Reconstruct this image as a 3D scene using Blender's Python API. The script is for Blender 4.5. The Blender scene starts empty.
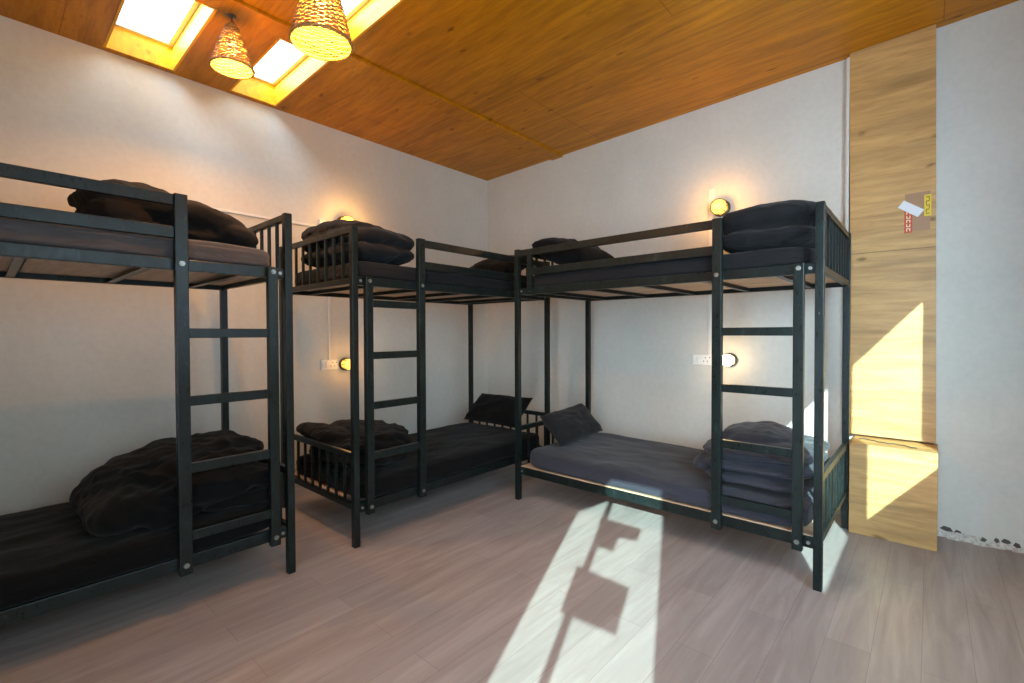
import bpy, bmesh, math, random
from mathutils import Vector, Matrix, noise, Euler
random.seed(7)
C = bpy.context.scene.collection
PI = math.pi

# ------------------------------------------------------------------ helpers
def link(name, me, mat=None, parent=None):
    o = bpy.data.objects.new(name, me); C.objects.link(o)
    if mat is not None:
        me.materials.append(mat)
    if parent is not None:
        o.parent = parent
        o.matrix_parent_inverse = Matrix.Translation(-Vector(parent_world(parent)))
    return o
def parent_world(p):
    v = Vector(p.location)
    if p.parent is not None:
        v = Vector(p.location) + p.matrix_parent_inverse.translation + Vector(parent_world(p.parent))
    return v
def fin(name, bm, mat, parent=None, smooth=False, bevel=0.0):
    bmesh.ops.recalc_face_normals(bm, faces=bm.faces)
    me = bpy.data.meshes.new(name); bm.to_mesh(me); bm.free()
    if smooth:
        for p in me.polygons: p.use_smooth = True
    o = link(name, me, mat, parent)
    if bevel:
        m = o.modifiers.new('bevel', 'BEVEL'); m.width = bevel; m.segments = 2; m.limit_method = 'ANGLE'
    return o
def empty(name, loc, label, cat, group=None):
    o = bpy.data.objects.new(name, None); C.objects.link(o); o.location = loc
    o.empty_display_size = 0.1
    o['label'] = label; o['category'] = cat
    if group: o['group'] = group
    return o
def tag(o, label, cat, group=None):
    o['label'] = label; o['category'] = cat
    if group: o['group'] = group
    return o
def struct(o):
    o['kind'] = 'structure'; return o
def box(bm, x0, x1, y0, y1, z0, z1, M=None):
    vs = []
    for x in (x0, x1):
        for y in (y0, y1):
            for z in (z0, z1):
                p = (x, y, z)
                vs.append(bm.verts.new(M(*p) if M else p))
    for f in ((0,1,3,2),(4,6,7,5),(0,4,5,1),(2,3,7,6),(0,2,6,4),(1,5,7,3)):
        bm.faces.new([vs[i] for i in f])
def hexa(bm, pts):
    vs = [bm.verts.new(p) for p in pts]
    for f in ((0,3,2,1),(4,5,6,7),(0,1,5,4),(1,2,6,5),(2,3,7,6),(3,0,4,7)):
        bm.faces.new([vs[i] for i in f])
def prism(bm, poly, to3, d0, d1):
    a = [bm.verts.new(to3(p[0], p[1], d0)) for p in poly]
    b = [bm.verts.new(to3(p[0], p[1], d1)) for p in poly]
    bm.faces.new(a); bm.faces.new(b[::-1])
    n = len(poly)
    for i in range(n):
        bm.faces.new([a[i], b[i], b[(i+1) % n], a[(i+1) % n]])
def cyl(bm, c, axis, r, h, seg=24, r2=None):
    """cylinder from c along axis"""
    axis = Vector(axis).normalized(); c = Vector(c)
    q = axis.to_track_quat('Z', 'Y')
    r2 = r if r2 is None else r2
    a = []; b = []
    for i in range(seg):
        t = 2*PI*i/seg
        a.append(bm.verts.new(c + q @ Vector((r*math.cos(t), r*math.sin(t), 0))))
        b.append(bm.verts.new(c + q @ Vector((r2*math.cos(t), r2*math.sin(t), h))))
    bm.faces.new(a[::-1]); bm.faces.new(b)
    for i in range(seg):
        bm.faces.new([a[i], a[(i+1) % seg], b[(i+1) % seg], b[i]])
def lathe(bm, c, axis, prof, seg=32):
    axis = Vector(axis).normalized(); c = Vector(c); q = axis.to_track_quat('Z', 'Y')
    rings = []
    for r, h in prof:
        if r < 1e-5:
            rings.append([bm.verts.new(c + q @ Vector((0, 0, h)))])
        else:
            rings.append([bm.verts.new(c + q @ Vector((r*math.cos(2*PI*i/seg), r*math.sin(2*PI*i/seg), h))) for i in range(seg)])
    for A, B in zip(rings, rings[1:]):
        for i in range(seg):
            j = (i+1) % seg
            if len(A) == 1 and len(B) == 1: continue
            if len(A) == 1: bm.faces.new([A[0], B[j], B[i]])
            elif len(B) == 1: bm.faces.new([A[i], A[j], B[0]])
            else: bm.faces.new([A[i], A[j], B[j], B[i]])
def tube(bm, pts, r, seg=6, closed=False):
    pts = [Vector(p) for p in pts]; n = len(pts); rings = []
    for k in range(n):
        a = pts[(k-1) % n] if (closed or k > 0) else pts[k]
        b = pts[(k+1) % n] if (closed or k < n-1) else pts[k]
        d = (b-a)
        if d.length < 1e-9: d = Vector((0, 0, 1))
        d.normalize()
        up = Vector((0, 0, 1)) if abs(d.z) < .9 else Vector((1, 0, 0))
        s = d.cross(up).normalized(); u = s.cross(d)
        rings.append([bm.verts.new(pts[k] + r*(math.cos(2*PI*i/seg)*s + math.sin(2*PI*i/seg)*u)) for i in range(seg)])
    m = n if closed else n-1
    for k in range(m):
        A, B = rings[k], rings[(k+1) % n]
        for i in range(seg):
            bm.faces.new([A[i], A[(i+1) % seg], B[(i+1) % seg], B[i]])
    if not closed:
        bm.faces.new(rings[0][::-1]); bm.faces.new(rings[-1])

# ------------------------------------------------------------------ materials
class NT:
    def __init__(s, name):
        s.m = bpy.data.materials.new(name); s.m.use_nodes = True
        s.t = s.m.node_tree; s.b = s.t.nodes['Principled BSDF']
    def n(s, kind, **kw):
        nd = s.t.nodes.new(kind)
        for k, v in kw.items():
            if hasattr(nd, k): setattr(nd, k, v)
            else: nd.inputs[k.replace('_', ' ')].default_value = v
        return nd
    def l(s, a, b): s.t.links.new(a, b)
    def coord(s, scale=(1, 1, 1), rot=(0, 0, 0)):
        tc = s.n('ShaderNodeTexCoord'); mp = s.n('ShaderNodeMapping')
        mp.inputs['Scale'].default_value = scale; mp.inputs['Rotation'].default_value = rot
        s.l(tc.outputs['Object'], mp.inputs['Vector']); return mp.outputs['Vector']
    def noise(s, vec, scale, detail=4, rough=.5, dist=0):
        nd = s.n('ShaderNodeTexNoise'); nd.inputs['Scale'].default_value = scale
        nd.inputs['Detail'].default_value = detail; nd.inputs['Roughness'].default_value = rough
        nd.inputs['Distortion'].default_value = dist
        s.l(vec, nd.inputs['Vector']); return nd.outputs['Fac']
    def ramp(s, fac, stops):
        r = s.n('ShaderNodeValToRGB'); e = r.color_ramp.elements
        while len(e) < len(stops): e.new(.5)
        for i, (p, c) in enumerate(stops):
            e[i].position = p; e[i].color = (*c, 1) if len(c) == 3 else c
        s.l(fac, r.inputs['Fac']); return r.outputs['Color']
    def mix(s, fac, a, b, mode='MIX'):
        m = s.n('ShaderNodeMix'); m.data_type = 'RGBA'; m.blend_type = mode
        for sock, v in ((m.inputs[0], fac), (m.inputs[6], a), (m.inputs[7], b)):
            if hasattr(v, 'links') or hasattr(v, 'is_linked'): s.l(v, sock)
            elif isinstance(v, (int, float)): sock.default_value = v
            else: sock.default_value = (*v, 1)
        return m.outputs[2]
    def bump(s, h, strength=.3, dist=.01):
        b = s.n('ShaderNodeBump'); b.inputs['Strength'].default_value = strength
        b.inputs['Distance'].default_value = dist; s.l(h, b.inputs['Height'])
        s.l(b.outputs['Normal'], s.b.inputs['Normal'])
    def base(s, c):
        if hasattr(c, 'is_linked'): s.l(c, s.b.inputs['Base Color'])
        else: s.b.inputs['Base Color'].default_value = (*c, 1)
    def set(s, rough=.5, metal=0., spec=None):
        s.b.inputs['Roughness'].default_value = rough; s.b.inputs['Metallic'].default_value = metal
        if spec is not None: s.b.inputs['Specular IOR Level'].default_value = spec

def mat_plaster():
    k = NT('plaster'); v = k.coord()
    f = k.noise(v, 2.2, 5, .6); f2 = k.noise(v, 26, 6, .65)
    k.base(k.mix(.25, k.ramp(f, [(.3, (.56, .54, .495)), (.7, (.635, .61, .565))]), k.ramp(f2, [(.35, (.51, .49, .455)), (.6, (.65, .63, .585))])))
    h = k.mix(.5, f2, k.noise(v, 7, 4, .6))
    k.set(.75); k.bump(h, .22, .004); return k.m
def mat_ply(name, base, dark, axis, seams=None, gloss=.45):
    """rotary-cut plywood; grain runs along axis 'x','y' or 'z'"""
    k = NT(name)
    sc = {'x': (.35, 3.2, 3.2), 'y': (3.2, .35, 3.2), 'z': (3.2, 3.2, .35)}[axis]
    v = k.coord(sc); v1 = k.coord()
    g = k.noise(v, 2.2, 8, .62, 1.2); g2 = k.noise(v, 9, 6, .7, .4)
    c = k.ramp(g, [(.3, tuple(x*.62 for x in base)), (.5, base), (.72, tuple(min(1, x*1.22) for x in base))])
    c = k.mix(k.ramp(g2, [(.42, (0, 0, 0)), (.72, (.7, .7, .7))]), c, dark)
    sc2 = {'x': (3.0, 7.0, 7.0), 'y': (7.0, 3.0, 7.0), 'z': (7, 7, 3.0)}[axis]
    vo = k.n('ShaderNodeTexVoronoi'); vo.inputs['Scale'].default_value = 1.0
    nz = k.n('ShaderNodeTexNoise'); nz.inputs['Scale'].default_value = 3.0
    va = k.n('ShaderNodeVectorMath'); va.operation = 'MULTIPLY_ADD'
    vs = k.coord(sc2); k.l(vs, nz.inputs['Vector']); k.l(nz.outputs['Color'], va.inputs[0])
    va.inputs[1].default_value = (.25, .25, .25); k.l(vs, va.inputs[2]); k.l(va.outputs[0], vo.inputs['Vector'])
    kn = k.ramp(vo.outputs['Distance'], [(.05, (.8, .8, .8)), (.13, (0, 0, 0))])
    c = k.mix(kn, c, tuple(x*.5 for x in dark))
    if seams:
        br = k.n('ShaderNodeTexBrick'); br.offset = seams[3]; br.inputs['Scale'].default_value = 1
        br.inputs['Brick Width'].default_value = seams[0]; br.inputs['Row Height'].default_value = seams[1]
        br.inputs['Mortar Size'].default_value = .004; br.inputs['Mortar Smooth'].default_value = .3
        br.inputs['Color1'].default_value = (1, 1, 1, 1); br.inputs['Color2'].default_value = (.93, .92, .91, 1)
        br.inputs['Mortar'].default_value = (.6, .55, .5, 1)
        mp = k.n('ShaderNodeMapping'); tc = k.n('ShaderNodeTexCoord'); k.l(tc.outputs['Object'], mp.inputs['Vector'])
        mp.inputs['Location'].default_value = seams[2]
        if len(seams) > 4: mp.inputs['Rotation'].default_value = seams[4]
        k.l(mp.outputs['Vector'], br.inputs['Vector'])
        c = k.mix(1.0, c, br.outputs['Color'], 'MULTIPLY')
    k.base(c); k.set(gloss); k.bump(g2, .12, .003); return k.m
def mat_floor():
    k = NT('laminate_floor'); 
    tc = k.n('ShaderNodeTexCoord'); mp = k.n('ShaderNodeMapping'); mp.inputs['Rotation'].default_value = (0, 0, PI/2)
    mp.inputs['Location'].default_value = (.3, .05, 0)
    k.l(tc.outputs['Object'], mp.inputs['Vector'])
    br = k.n('ShaderNodeTexBrick'); br.inputs['Scale'].default_value = 1; br.offset = .37
    br.inputs['Brick Width'].default_value = 1.22; br.inputs['Row Height'].default_value = .155
    br.inputs['Mortar Size'].default_value = .0012; br.inputs['Mortar Smooth'].default_value = .2
    br.inputs['Color1'].default_value = (.86, .86, .86, 1); br.inputs['Color2'].default_value = (1.0, 1.0, 1.0, 1)
    br.inputs['Mortar'].default_value = (.62, .6, .6, 1)
    k.l(mp.outputs['Vector'], br.inputs['Vector'])
    v = k.coord((3.2, .3, 1)); g = k.noise(v, 4.5, 8, .66, .8); g2 = k.noise(k.coord((1, 1, 1)), .9, 3, .5)
    c = k.ramp(g, [(.3, (.300, .240, .218)), (.5, (.385, .318, .295)), (.7, (.48, .41, .385))])
    c = k.mix(k.ramp(g2, [(.35, (0, 0, 0)), (.7, (.5, .5, .5))]), c, (.35, .30, .29))
    k.base(k.mix(1.0, c, br.outputs['Color'], 'MULTIPLY'))
    r = k.ramp(g, [(.3, (.42, .42, .42)), (.7, (.32, .32, .32))]); k.l(r, k.b.inputs['Roughness'])
    k.bump(g, .06, .002); return k.m
def mat_simple(name, col, rough=.5, metal=0., nscale=None, var=.25, bump=0):
    k = NT(name)
    if nscale:
        f = k.noise(k.coord(), nscale, 5, .6)
        k.base(k.ramp(f, [(.3, tuple(c*(1-var) for c in col)), (.7, tuple(min(1, c*(1+var)) for c in col))]))
        if bump: k.bump(f, bump, .003)
    else: k.base(col)
    k.set(rough, metal); return k.m
def mat_fabric(name, col, sheen=.3):
    k = NT(name); v = k.coord()
    f = k.noise(v, 5, 4, .6); w = k.noise(v, 380, 2, .5)
    k.base(k.ramp(f, [(.3, tuple(c*.85 for c in col)), (.7, tuple(c*1.12 for c in col))]))
    k.set(.9, 0, .10); k.b.inputs['Sheen Weight'].default_value = sheen; k.b.inputs['Sheen Roughness'].default_value = .5
    cr = k.noise(k.coord((1, 1, 2.5)), 14, 6, .6, 1.5)
    k.bump(k.mix(.15, cr, w), .55, .008); return k.m
def mat_emit(name, col, strength, mixbase=None):
    k = NT(name); k.base(mixbase or col); k.b.inputs['Emission Color'].default_value = (*col, 1)
    k.b.inputs['Emission Strength'].default_value = strength; k.set(.3); return k.m
def mat_glass():
    k = NT('window_glass'); t = k.t
    tr = k.n('ShaderNodeBsdfTransparent'); gl = k.n('ShaderNodeBsdfGlossy'); gl.inputs['Roughness'].default_value = .02
    tr.inputs['Color'].default_value = (.97, .985, .98, 1)
    mx = k.n('ShaderNodeMixShader'); mx.inputs[0].default_value = .06
    k.l(tr.outputs[0], mx.inputs[1]); k.l(gl.outputs[0], mx.inputs[2])
    k.l(mx.outputs[0], t.nodes['Material Output'].inputs['Surface']); return k.m
def mat_steel():
    k = NT('painted_steel'); v = k.coord((1, 1, .35))
    f = k.noise(v, 16, 6, .7); f2 = k.noise(v, 70, 4, .7)
    c = k.ramp(f, [(.35, (.005, .0065, .0065)), (.62, (.008, .015, .0145)), (.8, (.04, .05, .047))])
    c = k.mix(k.ramp(f2, [(.66, (0, 0, 0)), (.74, (.6, .6, .6))]), c, (.16, .16, .15))
    k.base(c); k.set(.42, .0, .26); k.l(k.ramp(f2, [(.3, (.24, .24, .24)), (.7, (.42, .42, .42))]), k.b.inputs['Roughness'])
    k.bump(f2, .12, .001); return k.m

PLASTER = mat_plaster()
CEIL = mat_ply('ceiling_plywood', (.50, .20, .005), (.24, .075, .002), 'x', (2.44, 1.22, (.84, 1.28-1.22, 0), .5), .38)
PLY = mat_ply('column_plywood', (.54, .31, .115), (.32, .15, .035), 'x', None, .5)
PINE = mat_ply('pine_lining', (.80, .39, .018), (.66, .27, .01), 'x', None, .4)
DECK = mat_ply('deck_plywood', (.62, .42, .28), (.42, .25, .14), 'x', None, .6)
FLOOR = mat_floor()
for _m in (CEIL, PINE): _m.node_tree.nodes['Principled BSDF'].inputs['Specular IOR Level'].default_value = .2
STEEL = mat_steel()
BOLT = mat_simple('worn_bolt', (.28, .28, .26), .4, .8)
BLACK = mat_fabric('black_fabric', (.0040, .0041, .0044), .05)
CHAR = mat_fabric('charcoal_fabric', (.0125, .0122, .0135), .05)
GREYF = mat_fabric('grey_sheet', (.072, .065, .067), .15)
GREYQ = mat_fabric('brown_grey_quilt', (.018, .0155, .0145), .03)
NAVY = mat_fabric('slate_fabric', (.036, .036, .048), .12)
PILL = mat_fabric('pillow_fabric', (.013, .013, .015), .08)
WHITEP = mat_simple('white_plastic', (.72, .73, .74), .4, 0, 30, .04)
DARKRIM = mat_simple('lamp_rim', (.10, .075, .05), .45, .3)
AMBER = mat_emit('amber_glass', (1.0, .50, .07), 3.2, (.8, .4, .05))
BULBW = mat_emit('bright_lamp', (1.0, .80, .42), 14, (.9, .8, .6))
BULB = mat_emit('pendant_bulb', (1.0, .62, .22), 6, (.9, .8, .6))
RATTAN = mat_simple('rattan', (.34, .165, .035), .55, 0, 25, .4, .2)
GLASS = mat_glass()
PAPER = mat_simple('notice_paper', (.8, .8, .78), .8)

# ------------------------------------------------------------------ room
CZ, CS = 3.1314, .0254
XC, YD = 4.70, -5.10
def cz(x): return CZ + CS*x
T = .2
# floor
bm = bmesh.new(); box(bm, -.15, XC+.15, YD-.15, .15, -.1, 0); struct(fin('floor', bm, FLOOR))
# wall A (left side of the picture)
bm = bmesh.new(); box(bm, -.15, 0, YD-.15, .15, 0, cz(0)+.25); struct(fin('wall_left', bm, PLASTER))
# wall B (back)
bm = bmesh.new(); box(bm, 0, XC+.15, 0, .15, 0, cz(XC)+.3); struct(fin('wall_back', bm, PLASTER))
# wall C (right, outside the picture) with a two-pane window
WY = (-4.0, -3.02, -2.81, -1.80); WZ = (1.26, 2.42)
bm = bmesh.new()
for y0, y1, z0, z1 in ((YD-.15, WY[0], 0, 3.6), (WY[3], 0, 0, 3.6), (WY[0], WY[3], 0, WZ[0]), (WY[0], WY[3], WZ[1], 3.6), (WY[1], WY[2], WZ[0], WZ[1])):
    box(bm, XC, XC+.04, y0, y1, z0, z1)
bmesh.ops.remove_doubles(bm, verts=bm.verts, dist=1e-5)
struct(fin('wall_right', bm, PLASTER))
# wall D (behind the camera) with a glazed door
DX = (3.716, 4.364); DZ = 2.225
bm = bmesh.new()
for x0, x1, z0, z1 in ((-.15, DX[0], 0, 3.6), (DX[1], XC, 0, 3.6), (DX[0], DX[1], DZ, 3.6)):
    box(bm, x0, x1, YD-.04, YD, z0, z1)
prism(bm, [(DX[0], 1.93), (3.905, 2.09), (4.02, DZ), (DX[0], DZ)], lambda a, b, d: (a, d, b), YD-.04, YD)
struct(fin('wall_front', bm, PLASTER))

# ceiling slab with roof-light wells
xs = [-.15, .05, .94, 1.13, 2.0, XC+.15]; ys = [YD-.15, -3.52, -3.14, -2.80, -2.46, .15]
holes = {(1, 1), (1, 3), (3, 1), (3, 3)}  # the third well is out of view, added by symmetry for its light
bm = bmesh.new()
for i in range(5):
    for j in range(5):
        if (i, j) in holes: continue
        a, b, c, d = xs[i], xs[i+1], ys[j], ys[j+1]
        hexa(bm, [(a, c, cz(a)), (b, c, cz(b)), (b, d, cz(b)), (a, d, cz(a)), (a, c, cz(a)+T), (b, c, cz(b)+T), (b, d, cz(b)+T), (a, d, cz(a)+T)])
struct(fin('ceiling', bm, CEIL))
n = 0
for (i, j) in sorted(holes):
    n += 1
    a, b, c, d = xs[i], xs[i+1], ys[j], ys[j+1]; t = .014; e = .004
    bm = bmesh.new()
    def lin(x0, x1, y0, y1, zl, zh):
        hexa(bm, [(x0, y0, cz(x0)+zl), (x1, y0, cz(x1)+zl), (x1, y1, cz(x1)+zl), (x0, y1, cz(x0)+zl), (x0, y0, cz(x0)+zh), (x1, y0, cz(x1)+zh), (x1, y1, cz(x1)+zh), (x0, y1, cz(x0)+zh)])
    lin(a, a+t, c, d, -e, T+.02); lin(b-t, b, c, d, -e, T+.02); lin(a+t, b-t, c, c+t, -e, T+.02); lin(a+t, b-t, d-t, d, -e, T+.02)
    w = struct(fin('window_%d' % n, bm, PINE))
    bm = bmesh.new(); s = .03
    lin(a+t, a+t+s, c+t, d-t, T-.05, T); lin(b-t-s, b-t, c+t, d-t, T-.05, T); lin(a+t+s, b-t-s, c+t, c+t+s, T-.05, T); lin(a+t+s, b-t-s, d-t-s, d-t, T-.05, T)
    fin('sash', bm, WHITEP, w)
    bm = bmesh.new(); lin(a+t+s, b-t-s, c+t+s, d-t-s, T-.02, T-.016); fin('pane', bm, GLASS, w)
# flat board that covers the joint between the two rows of roof lights
bm = bmesh.new(); hexa(bm, [(.965, YD, cz(.965)-.018), (1.105, YD, cz(1.105)-.018), (1.105, 0, cz(1.105)-.018), (.965, 0, cz(.965)-.018), (.965, YD, cz(.965)), (1.105, YD, cz(1.105)), (1.105, 0, cz(1.105)), (.965, 0, cz(.965))])
struct(fin('trim_1', bm, CEIL))

# right-hand window joinery
w = struct(fin('window_5', (lambda bm: ([box(bm, XC-.02, XC+.04, y0, y1, z0, z1) for y0, y1, z0, z1 in (
    (WY[0]-.06, WY[3]+.06, WZ[1], WZ[1]+.06), (WY[0]-.06, WY[3]+.06, WZ[0]-.06, WZ[0]), (WY[0]-.06, WY[0], WZ[0], WZ[1]), (WY[3], WY[3]+.06, WZ[0], WZ[1]))], bm)[1])(bmesh.new()), PINE))
for y0, y1 in ((WY[0], WY[1]), (WY[2], WY[3])):
    bm = bmesh.new(); box(bm, XC+.015, XC+.019, y0, y1, WZ[0], WZ[1]); fin('pane', bm, GLASS, w)
# glazed door behind the camera with a slim centre bar and two notices taped to the glass
bm = bmesh.new(); box(bm, 3.925, 3.955, YD-.035, YD-.005, 0, DZ); d1 = struct(fin('door_1', bm, STEEL))
bm = bmesh.new(); box(bm, DX[0], DX[1], YD-.022, YD-.018, 0, DZ-.001); fin('pane', bm, GLASS, d1)
bm = bmesh.new(); prism(bm, [(3.88, 1.60), (4.20, 1.59), (4.18, 1.40), (3.89, 1.39)], lambda a, b, d: (a, d, b), YD-.017, YD-.014); fin('notice', bm, PAPER, d1)
bm = bmesh.new(); prism(bm, [(3.90, 1.94), (4.215, 1.94), (4.20, 1.85), (4.08, 1.834), (4.06, 1.74), (3.955, 1.734)], lambda a, b, d: (a, d, b), YD-.017, YD-.014); fin('notice', bm, PAPER, d1)

# plywood column: upper casing and a deeper boxed base
bm = bmesh.new(); hexa(bm, [(3.583, -.065, .60), (4.028, -.065, .60), (4.028, 0, .60), (3.583, 0, .60), (3.562, -.065, cz(3.55)), (4.005, -.065, cz(4.0)), (4.005, 0, cz(4.0)), (3.562, 0, cz(3.55))])
struct(fin('trim_2', bm, PLY, bevel=.002))
bm = bmesh.new(); box(bm, 3.606, 4.036, -.325, 0, 0, .585); struct(fin('trim_3', bm, PLY, bevel=.003))
# dark joint strips of the column sheets
bm = bmesh.new()
box(bm, 3.573, 4.014, -.0668, -.064, 1.838, 1.843)
o = struct(fin('trim_4', bm, mat_simple('dark_joint', (.22, .13, .06), .9)))
# narrow plastered return along the column edge
bm = bmesh.new(); box(bm, 3.545, 3.563, -.06, 0, .585, 3.2); struct(fin('trim_5', bm, PLASTER))

# ragged render along the foot of the right-hand part of the back wall
bm = bmesh.new()
random.seed(3)
x = 4.04
while x < 4.68:
    wdt = random.uniform(.015, .05); h = random.uniform(.012, .045); dd = random.uniform(.01, .05)
    pts = []
    for (px, py) in ((x-.01, -dd), (x+wdt, -dd*random.uniform(.5, 1.3)), (x+wdt+.01, .0), (x-.01, .0)): pts.append((px, py))
    hexa(bm, [(p[0], p[1], -.002) for p in pts] + [(p[0]+random.uniform(-.006, .006), p[1]*.55, h*random.uniform(.5, 1.2)) for p in pts])
    x += wdt*random.uniform(.7, 1.5)
o = fin('baseboard_back', bm, mat_simple('crumbled_render', (.55, .52, .48), .95, 0, 60, .35, .8)); struct(o)
bm = bmesh.new(); x = 4.05
while x < 4.68:
    w_ = random.uniform(.02, .09); z0 = random.uniform(.02, .05); 
    prism(bm, [(x, z0), (x+w_*.5, z0-.012), (x+w_, z0+random.uniform(-.008, .008)), (x+w_*.8, z0+.014), (x+w_*.3, z0+.02)], lambda a, b, d: (a, d, b), -.004, .0)
    x += w_ + random.uniform(-.01, .035)
struct(fin('trim_6', bm, mat_simple('chipped_hole', (.09, .075, .065), .95)))

# ------------------------------------------------------------------ soft things
def fbm(p, s, o=4):
    return noise.fractal(p*s, .9, 2.1, o)
def soft_finish(bm, name, mat, M, voxel, wr, smooth_it=6, seedv=0., subs=None, crease=None):
    """remesh the overlapping lumps into one continuous cloth body and wrinkle it"""
    me = bpy.data.meshes.new('tmp'); bmesh.ops.recalc_face_normals(bm, faces=bm.faces); bm.to_mesh(me); bm.free()
    o = bpy.data.objects.new('tmp', me); C.objects.link(o)
    r = o.modifiers.new('r', 'REMESH'); r.mode = 'VOXEL'; r.voxel_size = voxel
    s = o.modifiers.new('s', 'SMOOTH'); s.iterations = smooth_it; s.factor = .5
    dg = bpy.context.evaluated_depsgraph_get(); dg.update()
    m2 = bpy.data.meshes.new_from_object(o.evaluated_get(dg))
    bpy.data.objects.remove(o); bpy.data.meshes.remove(me)
    nrm = [v.normal.copy() for v in m2.vertices]
    off = Vector((seedv, seedv*1.7, seedv*.3))
    for v, nn in zip(m2.vertices, nrm):
        p = v.co + off
        q = Vector((p.x*1.0, p.y*.55, p.z*1.4))
        rid = 1-abs(noise.noise(q*9 + Vector((0, 0, fbm(p, 3, 2)))))*2
        rid2 = 1-abs(noise.noise(Vector((p.x*.6, p.y, p.z))*17 + Vector((5, 3, 1))))*2
        d = wr*(.9*fbm(p, 4, 3) + .45*rid + .25*rid2 - .3)
        v.co = v.co + nn*d
    # to world
    for v in m2.vertices: v.co = Vector(M(*v.co))
    b2 = bmesh.new(); b2.from_mesh(m2); bmesh.ops.recalc_face_normals(b2, faces=b2.faces); b2.to_mesh(m2); b2.free()
    for p in m2.polygons: p.use_smooth = True
    m2.materials.clear()
    m2.name = name
    # origin at the centre of its footprint
    xs_ = [v.co.x for v in m2.vertices]; ys_ = [v.co.y for v in m2.vertices]; zs_ = [v.co.z for v in m2.vertices]
    c = Vector(((min(xs_)+max(xs_))/2, (min(ys_)+max(ys_))/2, min(zs_)))
    m2.transform(Matrix.Translation(-c))
    ob = link(name, m2, mat); ob.location = c
    return ob
def pad(bm, c, s, n=3.2, rot=(0, 0, 0), k=14, nz=None):
    """puffy pad: superellipsoid"""
    nz = nz or 2.2
    R = Euler(rot).to_matrix(); c = Vector(c)
    base = {}
    def vert(x, y, z):
        key = (round(x, 5), round(y, 5), round(z, 5))
        if key not in base:
            L = (((abs(x)**n+abs(y)**n)**(nz/n)) + abs(z)**nz)**(1/nz)
            p = Vector((x/L*s[0], y/L*s[1], z/L*s[2]))
            base[key] = bm.verts.new(R @ p + c)
        return base[key]
    g = [math.tan((-1+2*i/k)*PI/4) for i in range(k+1)]
    for ax in range(3):
        for sg in (-1, 1):
            for i in range(k):
                for j in range(k):
                    q = []
                    for a, b in ((g[i], g[j]), (g[i+1], g[j]), (g[i+1], g[j+1]), (g[i], g[j+1])):
                        p = [0, 0, 0]; p[ax] = sg; p[(ax+1) % 3] = a; p[(ax+2) % 3] = b
                        q.append(vert(*p))
                    if sg < 0: q.reverse()
                    try: bm.faces.new(q)
                    except ValueError: pass
def mattress(M, name, mat, u0, u1, v0, v1, z0, z1, label, group, seedv, sag=.008):
    """sheet-covered mattress as a rounded slab with a dense wrinkled surface"""
    nu, nv = 120, 60
    bm = bmesh.new(); top = {}; r = .035
    prof = []   # rounded cross distance -> z
    def shape(i, j):
        u = u0+(u1-u0)*i/nu; v = v0+(v1-v0)*j/nv
        return u, v
    cu, cv, hu, hv = (u0+u1)/2, (v0+v1)/2, (u1-u0)/2, (v1-v0)/2
    h = (z1-z0)
    pad(bm, (cu, cv, z0+h/2), (hu, hv, h/2), n=14, k=40, nz=7)
    o_off = Vector((seedv, 2*seedv, 0))
    for v in bm.verts:
        p = v.co + o_off
        side = 1 if v.co.z > z0+h*.25 else .4
        d = .010*fbm(Vector((p.x*1.2, p.y*2.2, p.z*3)), 3, 4) + .005*(1-2*abs(noise.noise(Vector((p.x*4, p.y*9, p.z*6)))))
        if v.co.z > z0+h*.7: v.co.z += d*side - sag*(1-((v.co.x-cu)/hu)**2)
        else:
            ou = (v.co.x-cu)/hu; ov = (v.co.y-cv)/hv
            if abs(ov) > abs(ou): v.co.y += math.copysign(d, ov)
            else: v.co.x += math.copysign(d, ou)
    c = Vector(M(cu, cv, z0))
    for v in bm.verts: v.co = Vector(M(*v.co)) - c
    o = fin(name, bm, mat, None, True)
    o.location = c
    m = o.modifiers.new('sub', 'SUBSURF'); m.levels = m.render_levels = 1
    tag(o, label, 'mattress', group); return o
def pillow(corners, thick, mat, name, label, group, seedv=0, flip=1):
    """corners: four world points (a,b,c,d); puffed sack with pinched corners"""
    a, b, c, d = [Vector(p) for p in corners]; n = 26
    nn = (b-a).cross(d-a).normalized()*flip
    bm = bmesh.new(); T_ = {}; 
    for sgn in (1, -1):
        for i in range(n+1):
            for j in range(n+1):
                s, t = i/n, j/n
                if sgn < 0 and (i in (0, n) or j in (0, n)):
                    T_[(sgn, i, j)] = T_[(1, i, j)]; continue
                S, R_ = 2*s-1, 2*t-1
                f = (max(0, 1-abs(S)**3.2)*max(0, 1-abs(R_)**3.2))**.42
                pin = .05
                s2 = .5+.5*S*(1-pin*(1-R_*R_)); t2 = .5+.5*R_*(1-pin*(1-S*S))
                p = a*(1-s2)*(1-t2)+b*s2*(1-t2)+c*s2*t2+d*(1-s2)*t2
                q = Vector((s*3+seedv, t*3, seedv))
                wr = .014*fbm(q, 1.3, 4) + .008*(1-2*abs(noise.noise(q*2.2)))
                p = p + nn*sgn*(thick/2*f + wr*f) 
                T_[(sgn, i, j)] = bm.verts.new(p)
    for sgn in (1, -1):
        for i in range(n):
            for j in range(n):
                bm.faces.new([T_[(sgn, i, j)], T_[(sgn, i+1, j)], T_[(sgn, i+1, j+1)], T_[(sgn, i, j+1)]])
    ctr = (a+b+c+d)/4
    for v in bm.verts: v.co -= ctr
    o = fin(name, bm, mat, None, True); o.location = ctr
    tag(o, label, 'pillow', group); return o

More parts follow.
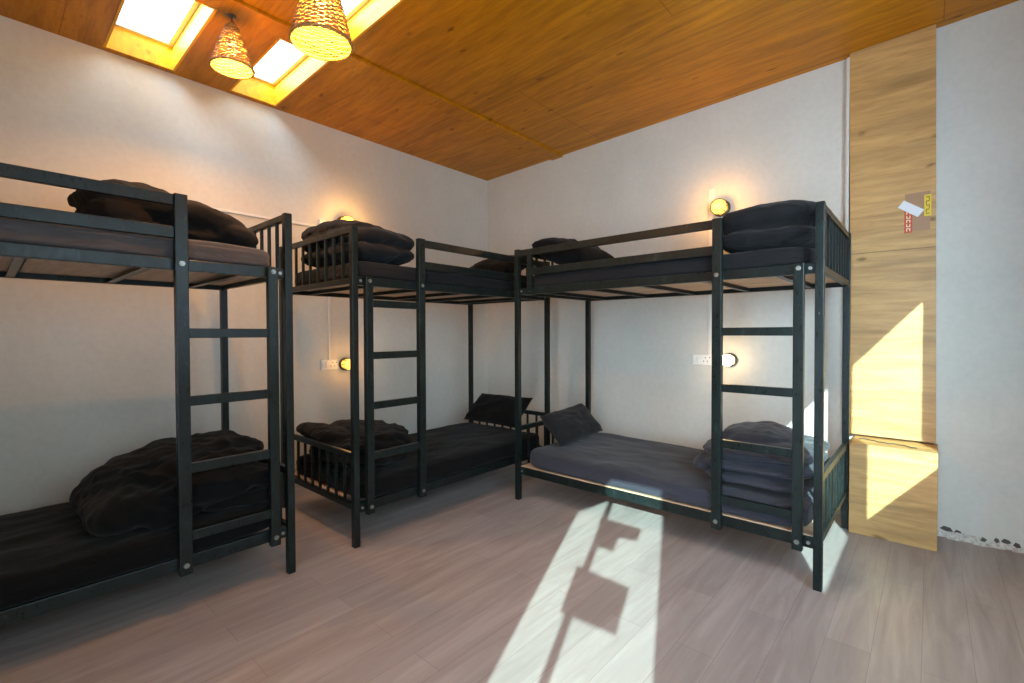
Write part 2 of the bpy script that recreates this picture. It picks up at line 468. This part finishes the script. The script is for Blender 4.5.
# ------------------------------------------------------------------ bunk beds
W, H = 1.0111, 1.9544
ZU, ZUB, ZL, ZLB = 1.655, 1.602, .260, .200
S0, S1 = .088, .490
def make_bed(M, L, rungs, label, wide=False):
    root_loc = M(L/2, W/2, 0)
    root = empty('bunk_bed', root_loc, label, 'bunk bed', 'steel bunk beds')
    t = .0195
    def part(name, boxes, mat=STEEL, parent=root, bevel=.003):
        bm = bmesh.new()
        for b in boxes: box(bm, *b, M=M)
        return fin(name, bm, mat, parent, bevel=bevel)
    for u in (0, L):
        for v in (0, W):
            part('post', [(u-t, u+t, v-t, v+t, 0, H)])
    # beams
    for v0, v1 in ((W-.036, W-.002), (.002, .036)):
        for z0, z1 in ((ZUB, ZU), (ZLB, ZL)):
            part('side_beam', [(t, L-t, v0, v1, z0, z1)])
    # end panels with upright bars
    for u in (0, L):
        for z0, z1 in ((ZUB+.005, H-.002), (.225, .575)):
            p = part('end_panel', [(u-.014, u+.014, t, W-t, z1-.036, z1), (u-.014, u+.014, t, W-t, z0, z0+.036)])
            nb = 8
            for i in range(nb):
                v = t + (W-2*t)*(i+1)/(nb+1)
                part('bar', [(u-.0075, u+.0075, v-.0075, v+.0075, z0+.036, z1-.036)], parent=p, bevel=0)
    # slats and deck boards
    for zb, zd, ins in ((ZUB+.004, ZUB+.030, .037), (ZLB+.010, ZL, .0)):
        for i in range(5):
            u = L*(i+.5)/5
            part('slat', [(u-.018, u+.018, .036, W-.036, zb, zb+.006), (u-.018, u-.013, .036, W-.036, zb, zb+.024)], bevel=0)
        if ins: part('deck_board', [(t+.002, L-t-.002, .037, W-.037, zd, zd+.010)], DECK)
        else: part('deck_board', [(t+.002, L-t-.002, .040, W-(.003 if wide else .16), ZL+.0005, ZL+.0065)], DECK)
    # guard rail
    f0, f1 = W+.002, W+.028
    g = part('guard_rail', [(S1+.025, L+.005, f0-.004, f1-.004, 1.894, 1.9445), (S1+.025, L-.10, f0-.004, f1-.004, 1.744, 1.797), (L-.15, L-.11, f0-.006, f1-.006, 1.62, 1.90)])
    # ladder
    lad = part('ladder', [(S0-.024, S0+.024, W-.002, W+.036, .185, ZU), (S1-.026, S1+.026, W-.002, W+.036, .185, 1.948)])
    for z in rungs:
        part('rung', [(S0+.024, S1-.026, W+.002, W+.032, z-.0225, z+.0225)], parent=lad)
    for u in (S0, S1):
        for z in (ZUB+.027, ZLB+.03):
            bm = bmesh.new(); p = Vector(M(u, W+.036, z)); q = Vector(M(u, W+1, z))-p
            cyl(bm, p, q, .013, .005, 6); cyl(bm, p, q, .008, .010, 12)
            fin('bolt', bm, BOLT, lad)
    # corner brackets with bolts
    for u, s in ((0, 1), (L, -1)):
        for z in ((ZUB+ZU)/2, (ZLB+ZL)/2):
            b = part('bracket', [(min(u+s*t, u+s*.062), max(u+s*t, u+s*.062), W-.002, W+.003, z-.024, z+.024)])
            bm = bmesh.new(); p = Vector(M(u+s*.042, W+.003, z)); q = Vector(M(u+s*.042, W+1, z))-p
            cyl(bm, p, q, .009, .007, 10); fin('bolt', bm, BOLT, b)
    return root

X1, Y1 = .374, -2.956
X2, Y2 = .364, -2.558
X3, Y3 = 1.579, -.261
M1 = lambda u, v, z: (X1+v, Y1-u, z)
M2 = lambda u, v, z: (X2+v, Y2+u, z)
M3 = lambda u, v, z: (X3+2.0-u, Y3-v, z)
R13 = (1.309, .992, .677, .361)
R2 = (1.491, 1.168, .855, .542)
make_bed(M1, 2.0, R13, 'dark steel bunk bed along the left wall, nearest the camera, cut by the photo edge')
make_bed(M2, 1.93, R2, 'dark steel bunk bed in the middle, its far end in the room corner')
make_bed(M3, 2.0, R13, 'dark steel bunk bed against the back wall beside the plywood column', True)

GM = 'mattresses on the bunk beds'
mattress(M1, 'mattress', GREYF, .05, 1.96, .04, W-.02, 1.645, 1.765, 'grey-sheeted mattress on the upper deck of the left bunk bed', GM, 1.)
mattress(M1, 'mattress', BLACK, .05, 1.96, .03, W+.004, .250, .395, 'black-sheeted mattress on the lower deck of the left bunk bed', GM, 2.)
mattress(M2, 'mattress', CHAR, .04, 1.88, .04, W-.02, 1.645, 1.770, 'dark grey mattress on the upper deck of the middle bunk bed', GM, 3.)
mattress(M2, 'mattress', BLACK, .04, 1.88, .03, W+.004, .250, .400, 'black-sheeted mattress on the lower deck of the middle bunk bed', GM, 4.)
mattress(M3, 'mattress', CHAR, .04, 1.95, .04, W-.02, 1.645, 1.765, 'charcoal mattress on the upper deck of the bunk by the plywood column', GM, 5.)
mattress(M3, 'mattress', NAVY, .05, 1.93, .03, W+.003, .262, .405, 'slate grey mattress on the lower deck of the bunk by the plywood column', GM, 6.)

GQ = 'folded quilts on the bunk beds'
def quilt(M, pads, mat, label, seedv, wr=.016, voxel=.011, sm=5):
    bm = bmesh.new()
    for p in pads:
        pad(bm, p[0], p[1], *(p[2:] if len(p) > 2 else ()))
    o = soft_finish(bm, 'quilt', mat, M, voxel, wr, sm, seedv)
    tag(o, label, 'quilt', GQ); return o
# (centre u, v, z), (half sizes), n, rot
quilt(M1, [((.54, .50, 1.965), (.25, .26, .095), 2.6, (0, -.10, .12)), ((.30, .52, 1.925), (.26, .27, .085), 2.6, (0, -.22, .08)), ((.16, .54, 1.85), (.12, .27, .07), 3, (0, -.2, .05)),
           ((.66, .48, 1.89), (.12, .28, .10), 3, (0, .1, .12)), ((.47, .50, 1.825), (.34, .26, .045), 3.5, (0, 0, .1)), ((.55, .40, 2.05), (.10, .14, .05), 2.4), ((.76, .40, 1.99), (.05, .16, .03), 2.6)], GREYQ,
      'dark brownish-grey quilt humped on the upper deck of the left bunk bed', 11., .020)
quilt(M1, [((.42, .56, .52), (.37, .43, .125), 3.0, (0, .05, .04)), ((.37, .50, .595), (.39, .38, .10), 2.3, (0, .10, 0)), ((.70, .60, .47), (.12, .36, .09), 2.8), ((.66, .80, .50), (.11, .17, .085), 2.4, (0, 0, .3)), ((.52, .90, .46), (.14, .08, .06), 2.4, (0, 0, .1)),
           ((.18, .80, .53), (.20, .17, .05), 3), ((.20, .84, .44), (.20, .14, .045), 3), ((.12, .45, .64), (.09, .30, .06), 2.6)], BLACK,
      'black quilt folded thick on the lower deck of the left bunk bed', 12., .024)
quilt(M2, [((.29, .55, 1.845), (.275, .44, .072), 3.8), ((.30, .54, 1.940), (.285, .45, .090), 3.2, (0, .02, 0)), ((.20, .50, 2.015), (.18, .38, .05), 2.8)], CHAR,
      'dark grey quilt folded on the upper deck of the middle bunk bed', 13., .018)
quilt(M2, [((.30, .54, .465), (.27, .42, .055), 3.2), ((.32, .50, .54), (.29, .42, .055), 3, (0, .05, 0)), ((.12, .36, .60), (.11, .30, .055), 2.6), ((.38, .50, .59), (.22, .38, .045), 2.6)], BLACK,
      'black quilt folded on the lower deck of the middle bunk bed', 14., .020)
quilt(M3, [((.29, .54, 1.84), (.275, .44, .070), 4.0), ((.30, .52, 1.955), (.285, .44, .10), 3.4, (0, .03, 0)), ((.24, .46, 2.01), (.20, .36, .06), 2.8)], CHAR,
      'charcoal quilt folded on the upper deck of the bunk by the plywood column', 15., .014)
quilt(M3, [((.34, .56, .455), (.30, .41, .045), 3.8), ((.34, .565, .53), (.31, .41, .042), 3.8), ((.35, .555, .60), (.32, .40, .045), 3.6, (0, .03, 0)), ((.40, .46, .64), (.22, .28, .065), 2.4), ((.62, .60, .50), (.08, .32, .055), 3)], NAVY,
      'slate blue layered quilt on the lower deck of the bunk by the plywood column', 16., .014)

GP = 'pillows on the bunk beds'
pillow([(1.92, -1.17, .45), (1.67, -1.12, .64), (1.68, -.53, .68), (1.93, -.58, .48)], .12, PILL, 'pillow', 'charcoal pillow leaning at the head of the lower bunk by the back wall', GP, 1.)
pillow([(.52, -.88, .45), (.60, -.70, .70), (1.27, -.70, .71), (1.20, -.88, .45)], .12, BLACK, 'pillow', 'black pillow propped at the corner end of the middle lower bunk', GP, 2.)
pillow([(2.10, -1.16, 1.84), (1.64, -1.20, 2.00), (1.64, -.60, 2.03), (2.10, -.58, 1.84)], .20, BLACK, 'pillow', 'black pillow sticking up above the rail at the left end of the back-wall upper bunk', GP, 3.)
pillow([(.70, -1.06, 1.84), (.66, -.70, 1.98), (1.28, -.70, 1.98), (1.28, -1.06, 1.84)], .16, BLACK, 'pillow', 'dark pillow at the corner end of the middle upper bunk', GP, 4.)

# ------------------------------------------------------------------ wall lamps, switches, cable trunking
def wall_lamp(p, nrm, r, glassm, label, power, col):
    t = empty('wall_lamp', p, label, 'wall lamp', 'small round wall lamps')
    nrm = Vector(nrm); p = Vector(p)
    bm = bmesh.new(); lathe(bm, p, nrm, [(0, 0), (r*1.15, 0), (r*1.15, .012), (r*1.0, .02), (0, .02)], 28); fin('base', bm, DARKRIM, t, True)
    bm = bmesh.new(); lathe(bm, p+nrm*.02, nrm, [(r*.9, 0), (r*.98, .02), (r*.98, .055), (r*.8, .085), (r*.42, .10), (0, .103)], 28); fin('glass_shade', bm, glassm, t, True)
    bm = bmesh.new()
    q = nrm.to_track_quat('Z', 'Y')
    for h, rr in ((.03, 1.04), (.06, 1.04)):
        tube(bm, [p+nrm*(.02+h)+q @ Vector((rr*r*math.cos(a*PI/12), rr*r*math.sin(a*PI/12), 0)) for a in range(24)], .003, 6, True)
    for a in range(8):
        d = q @ Vector((math.cos(a*PI/4), math.sin(a*PI/4), 0))
        tube(bm, [p+nrm*.02+d*r*1.04, p+nrm*.08+d*r*1.04, p+nrm*.118+d*r*.5, p+nrm*.127], .0028, 6)
    fin('wire_guard', bm, DARKRIM, t, True)
    L = bpy.data.lights.new('wall_lamp_light', 'POINT'); L.energy = power; L.color = col; L.shadow_soft_size = .04
    lo = bpy.data.objects.new('wall_lamp_light', L); C.objects.link(lo); lo.location = p+nrm*.15
    return t
WARM = (1.0, .46, .10)
wall_lamp((0, -1.86, 1.03), (1, 0, 0), .050, AMBER, 'amber wall lamp low on the left wall above the middle lower bunk', 2.2, WARM)
wall_lamp((0, -1.86, 2.30), (1, 0, 0), .060, AMBER, 'amber wall lamp high on the left wall behind the middle upper quilt', 7.5, WARM)
wall_lamp((2.77, 0, 1.08), (0, -1, 0), .050, BULBW, 'glowing round wall lamp low on the back wall beside a switch plate', 2.2, (1, .60, .24))
wall_lamp((2.70, 0, 2.325), (0, -1, 0), .060, AMBER, 'glowing wall lamp high on the back wall above the charcoal upper quilt', 7.5, WARM)

def switch(p, nrm, label):
    t = empty('switch_plate', p, label, 'switch')
    p = Vector(p); n_ = Vector(nrm); s_ = Vector((0, 0, 1)).cross(n_)
    def MM(a, b, c): return p + s_*a + Vector((0, 0, b)) + n_*c
    bm = bmesh.new(); box(bm, -.080, .080, -.045, .045, 0, .012, M=MM); fin('plate', bm, WHITEP, t, bevel=.003)
    for a in (-.058, -.028):
        bm = bmesh.new(); box(bm, a-.011, a+.011, -.022, .022, .012, .018, M=MM); fin('rocker', bm, WHITEP, t, bevel=.002)
    bm = bmesh.new()
    for a, b in ((.028, .018), (.012, -.012), (.044, -.012), (.012+.05, .02)):
        cyl(bm, MM(a, b, .011), n_, .005, .0035, 12)
    fin('socket_hole', bm, DARKRIM, t); return t
switch((0, -2.01, 1.03), (1, 0, 0), 'white switch and socket plate low on the left wall beside the amber lamp')
switch((2.55, 0, 1.075), (0, -1, 0), 'white switch and socket plate low on the back wall beside the glowing lamp')
def trunk(name, x0, x1, y0, y1, z0, z1, label):
    bm = bmesh.new(); box(bm, x0, x1, y0, y1, z0, z1)
    c = Vector(((x0+x1)/2, (y0+y1)/2, z0))
    for v in bm.verts: v.co -= c
    o = fin(name, bm, PLASTER_W, None, bevel=.002); o.location = c; tag(o, label, 'cable cover'); return o
PLASTER_W = mat_simple('trunking_plastic', (.70, .69, .67), .5)
trunk('cable_cover', 0, .012, -2.90, -2.10, 2.225, 2.245, 'white cable cover running level along the left wall below the upper lamp')
trunk('cable_cover', 0, .012, -2.02, -2.0, 1.076, 2.20, 'thin upright white cable cover above the left wall switch plate')
trunk('cable_cover', 0, .016, -2.09, -2.04, 2.20, 2.30, 'small white cable box at the end of the level cover')
trunk('cable_cover', 2.60, 2.64, -.012, 0, 1.121, 2.50, 'upright white cable cover above the back wall switch plate')

bm = bmesh.new(); random.seed(5)
tube(bm, [(3.64+.012*i, -.16-.004*i+.012*math.sin(i*.45)+random.uniform(-.004, .004), .5895+.003*abs(math.sin(i*.7))) for i in range(26)], .0035, 6)
for v in bm.verts: v.co -= Vector((3.8, -.2, .586))
o = fin('wire', bm, DARKRIM, None, True); o.location = (3.8, -.2, .586); tag(o, 'thin dark wire lying along the ledge of the plywood column', 'wire')
# stickers and paper on the plywood column
def sticker(name, cx, cz_, w, h, rot, mat, label, marks=None, depth=.0015, y=-.0655):
    e = Matrix.Rotation(rot, 3, 'Y')
    ctr = Vector((cx, y, cz_))
    bm = bmesh.new(); box(bm, -w/2, w/2, -depth, 0, -h/2, h/2)
    for v in bm.verts: v.co = e @ v.co
    o = fin(name, bm, mat); o.location = ctr
    if marks:
        mm, mmat = marks; bm = bmesh.new()
        for a, b, ww, hh in mm:
            box(bm, a-ww/2, a+ww/2, -depth-.0008, -depth, b-hh/2, b+hh/2)
        for v in bm.verts: v.co = e @ v.co + ctr
        fin('printed_letter', bm, mmat, o)
    tag(o, label, 'sticker'); return o
RED = mat_simple('red_print', (.50, .075, .02), .5); YEL = mat_simple('yellow_print', (.75, .52, .02), .5)
PINKP = mat_simple('faded_pink_print', (.36, .20, .11), .6); INK = mat_simple('dark_ink', (.12, .06, .01), .6); WPAP = mat_simple('white_paper', (.72, .72, .75), .8)
CREAM = mat_simple('cream_print', (.82, .62, .42), .6)
sticker('sticker', 3.925, 2.075, .125, .245, 0, PINKP, 'faded pink poster remnant on the plywood column behind the other stickers', None, .001)
letters = []
for i in range(6):
    z = .068-.027*i
    letters += [(-.008, z, .005, .019), (.008, z, .005, .019), (0, z+(.007 if i % 2 else -.007), .012, .005)]
sticker('sticker', 3.881, 2.032, .040, .175, 0, RED, 'upright red sticker with pale lettering on the plywood column', (letters, CREAM), .0015, -.067)
letters = [(0, .052-.026*i, .018, .005) for i in range(5)] + [((-.007 if i % 2 else .007), .040-.026*i, .004, .016) for i in range(4)]
sticker('sticker', 3.975, 2.108, .034, .135, 0, YEL, 'small upright yellow sticker at the right edge of the plywood column', (letters, INK), .0015, -.067)
sticker('paper_strip', 3.893, 2.098, .125, .052, .65, WPAP, 'torn white paper strip stuck slanting over the red sticker', None, .004, -.071)

# ------------------------------------------------------------------ woven pendant lamps
def pendant(x, y, ztop, zrim, rtop, rrim, label, seed):
    rnd = random.Random(seed)
    zc = cz(x)
    t = empty('pendant_lamp', (x, y, zc), label, 'pendant lamp', 'woven cone pendant lamps')
    bm = bmesh.new()
    ns = 26; nr = 30
    def rad(f): return rtop + (rrim-rtop)*(f**.85)
    for k in range(nr):
        f = (k+.5)/nr; z = ztop + (zrim-ztop)*f; R_ = rad(f); pts = []
        m = ns*3
        jit = rnd.uniform(-.0015, .0015)
        for i in range(m):
            a = 2*PI*i/m
            w_ = .0032*math.cos(ns*a/2*1.0 + (PI if k % 2 else 0))
            pts.append((x+(R_+w_)*math.cos(a), y+(R_+w_)*math.sin(a), z+jit+.0012*math.sin(5*a+k)))
        tube(bm, pts, .0036, 5, True)
    fin('woven_shade', bm, RATTAN, t, True)
    bm = bmesh.new()
    for i in range(ns):
        a = 2*PI*i/ns
        tube(bm, [(x+rad(f)*math.cos(a), y+rad(f)*math.sin(a), ztop+(zrim-ztop)*f) for f in (0, .2, .4, .6, .8, 1)], .0022, 5)
    fin('stake', bm, RATTAN, t, True)
    bm = bmesh.new()
    for ph in (0, 2*PI/3, 4*PI/3):
        pts = []
        for i in range(120):
            a = 2*PI*i/120
            pts.append((x+(rrim+.004*math.cos(20*a+ph))*math.cos(a), y+(rrim+.004*math.cos(20*a+ph))*math.sin(a), zrim+.004*math.sin(20*a+ph)))
        tube(bm, pts, .0038, 6, True)
    fin('braided_rim', bm, RATTAN, t, True)
    bm = bmesh.new(); lathe(bm, (x, y, ztop-.012), (0, 0, 1), [(0, 0), (rtop*.95, 0), (rtop, .012), (rtop*.5, .03), (0, .032)], 16); fin('cap', bm, RATTAN, t, True)
    bm = bmesh.new(); tube(bm, [(x, y, ztop), (x, y, zc)], .004, 8); fin('cord', bm, DARKRIM, t, True)
    bm = bmesh.new(); lathe(bm, (x, y, zc), (0, 0, -1), [(0, 0), (.04, 0), (.04, .012), (.012, .022), (0, .022)], 20); fin('ceiling_rose', bm, DARKRIM, t, True)
    bm = bmesh.new(); lathe(bm, (x, y, ztop-.02), (0, 0, -1), [(0, 0), (.014, 0), (.014, .03), (.011, .035), (.011, .05), (0, .05)], 16); fin('bulb_holder', bm, DARKRIM, t, True)
    zb = ztop-.07
    bm = bmesh.new(); lathe(bm, (x, y, zb), (0, 0, -1), [(.010, 0), (.022, .018), (.027, .035), (.022, .052), (.010, .062), (0, .064)], 20); fin('bulb', bm, BULB, t, True)
    L = bpy.data.lights.new('pendant_light', 'POINT'); L.energy = 43; L.color = (1, .44, .085); L.shadow_soft_size = .02
    lo = bpy.data.objects.new('pendant_light', L); C.objects.link(lo); lo.location = (x, y, zrim+.035)
pendant(.965, -3.075, 3.085, 2.84, .022, .108, 'smaller-looking woven cone pendant lamp, the left one, between two roof lights', 1)
pendant(2.04, -3.08, 2.83, 2.545, .045, .122, 'larger-looking woven cone pendant lamp, the right one, hanging from the ceiling board', 2)

# ------------------------------------------------------------------ light
SKY_LO, SKY_HI = 7.0, 32.0
sd = Vector((-.385, .923, -.454)).normalized()
S = bpy.data.lights.new('sun', 'SUN'); S.energy = 15.5; S.angle = math.radians(.4); S.color = (.68, 1.0, .98)
so = bpy.data.objects.new('sun', S); C.objects.link(so); so.rotation_euler = sd.to_track_quat('-Z', 'Y').to_euler(); so.location = (6, -8, 5)
w = bpy.data.worlds.new('sky'); bpy.context.scene.world = w; w.use_nodes = True
nt = w.node_tree; bg = nt.nodes['Background']
tc = nt.nodes.new('ShaderNodeTexCoord'); nz = nt.nodes.new('ShaderNodeTexNoise'); nz.inputs['Scale'].default_value = 2.5; nz.inputs['Detail'].default_value = 6
rp = nt.nodes.new('ShaderNodeValToRGB'); rp.color_ramp.elements[0].position = .35; rp.color_ramp.elements[0].color = (.46, .72, 1, 1)
rp.color_ramp.elements[1].position = .65; rp.color_ramp.elements[1].color = (.76, .93, 1, 1)
nt.links.new(tc.outputs['Generated'], nz.inputs['Vector']); nt.links.new(nz.outputs['Fac'], rp.inputs['Fac']); nt.links.new(rp.outputs['Color'], bg.inputs['Color'])
# sky strength shaped to peak behind the camera, adding light on the back wall
dp = nt.nodes.new('ShaderNodeVectorMath'); dp.operation = 'DOT_PRODUCT'; dp.inputs[1].default_value = tuple(Vector((.05, -.97, .22)).normalized())
nt.links.new(tc.outputs['Generated'], dp.inputs[0])
mr = nt.nodes.new('ShaderNodeMapRange'); mr.inputs['From Min'].default_value = .3; mr.inputs['From Max'].default_value = 1.0
mr.inputs['To Min'].default_value = SKY_LO; mr.inputs['To Max'].default_value = SKY_HI
nt.links.new(dp.outputs['Value'], mr.inputs['Value']); nt.links.new(mr.outputs['Result'], bg.inputs['Strength'])
def portal(loc, rot, sx, sy):
    L = bpy.data.lights.new('portal', 'AREA'); L.shape = 'RECTANGLE'; L.size = sx; L.size_y = sy
    L.cycles.is_portal = True
    o = bpy.data.objects.new('portal', L); C.objects.link(o); o.location = loc; o.rotation_euler = rot
portal((XC+.1, (WY[0]+WY[3])/2, (WZ[0]+WZ[1])/2), (0, PI/2, 0), WZ[1]-WZ[0], WY[3]-WY[0])
portal(((DX[0]+DX[1])/2, YD-.1, DZ/2), (PI/2, 0, 0), DX[1]-DX[0], DZ)
for (i, j) in sorted(holes):
    portal(((xs[i]+xs[i+1])/2, (ys[j]+ys[j+1])/2, cz(xs[i])+T+.06), (0, 0, 0), xs[i+1]-xs[i], ys[j+1]-ys[j])

# ------------------------------------------------------------------ camera and view
cam = bpy.data.cameras.new('camera'); cam.sensor_fit = 'HORIZONTAL'; cam.sensor_width = 36; cam.lens = 472.4534/1024*36; cam.clip_start = .02
co = bpy.data.objects.new('camera', cam); C.objects.link(co)
yaw, pit, rol = math.radians(41.5373), math.radians(-.9876), math.radians(-.1958)
fw = Vector((-math.sin(yaw)*math.cos(pit), math.cos(yaw)*math.cos(pit), math.sin(pit)))
rt = Vector((math.cos(yaw), math.sin(yaw), 0)); up = rt.cross(fw)
Rv = rt*math.cos(rol)+up*math.sin(rol); Uv = -rt*math.sin(rol)+up*math.cos(rol)
m = Matrix((Rv, Uv, -fw)).transposed().to_4x4(); m.translation = (3.9953, -4.0704, 1.3034)
co.matrix_world = m
sc = bpy.context.scene; sc.camera = co
sc.view_settings.view_transform = 'Standard'; sc.view_settings.look = 'None'; sc.view_settings.gamma = 1
sc.view_settings.use_curve_mapping = False; sc.view_settings.exposure = 0.12
sc.cycles.use_denoising = True
sc.cycles.max_bounces = 12; sc.cycles.diffuse_bounces = 8; sc.cycles.transparent_max_bounces = 16
sc.cycles.sample_clamp_indirect = 6
sc.cycles.caustics_reflective = False; sc.cycles.caustics_refractive = False
bpy.context.view_layer.update()
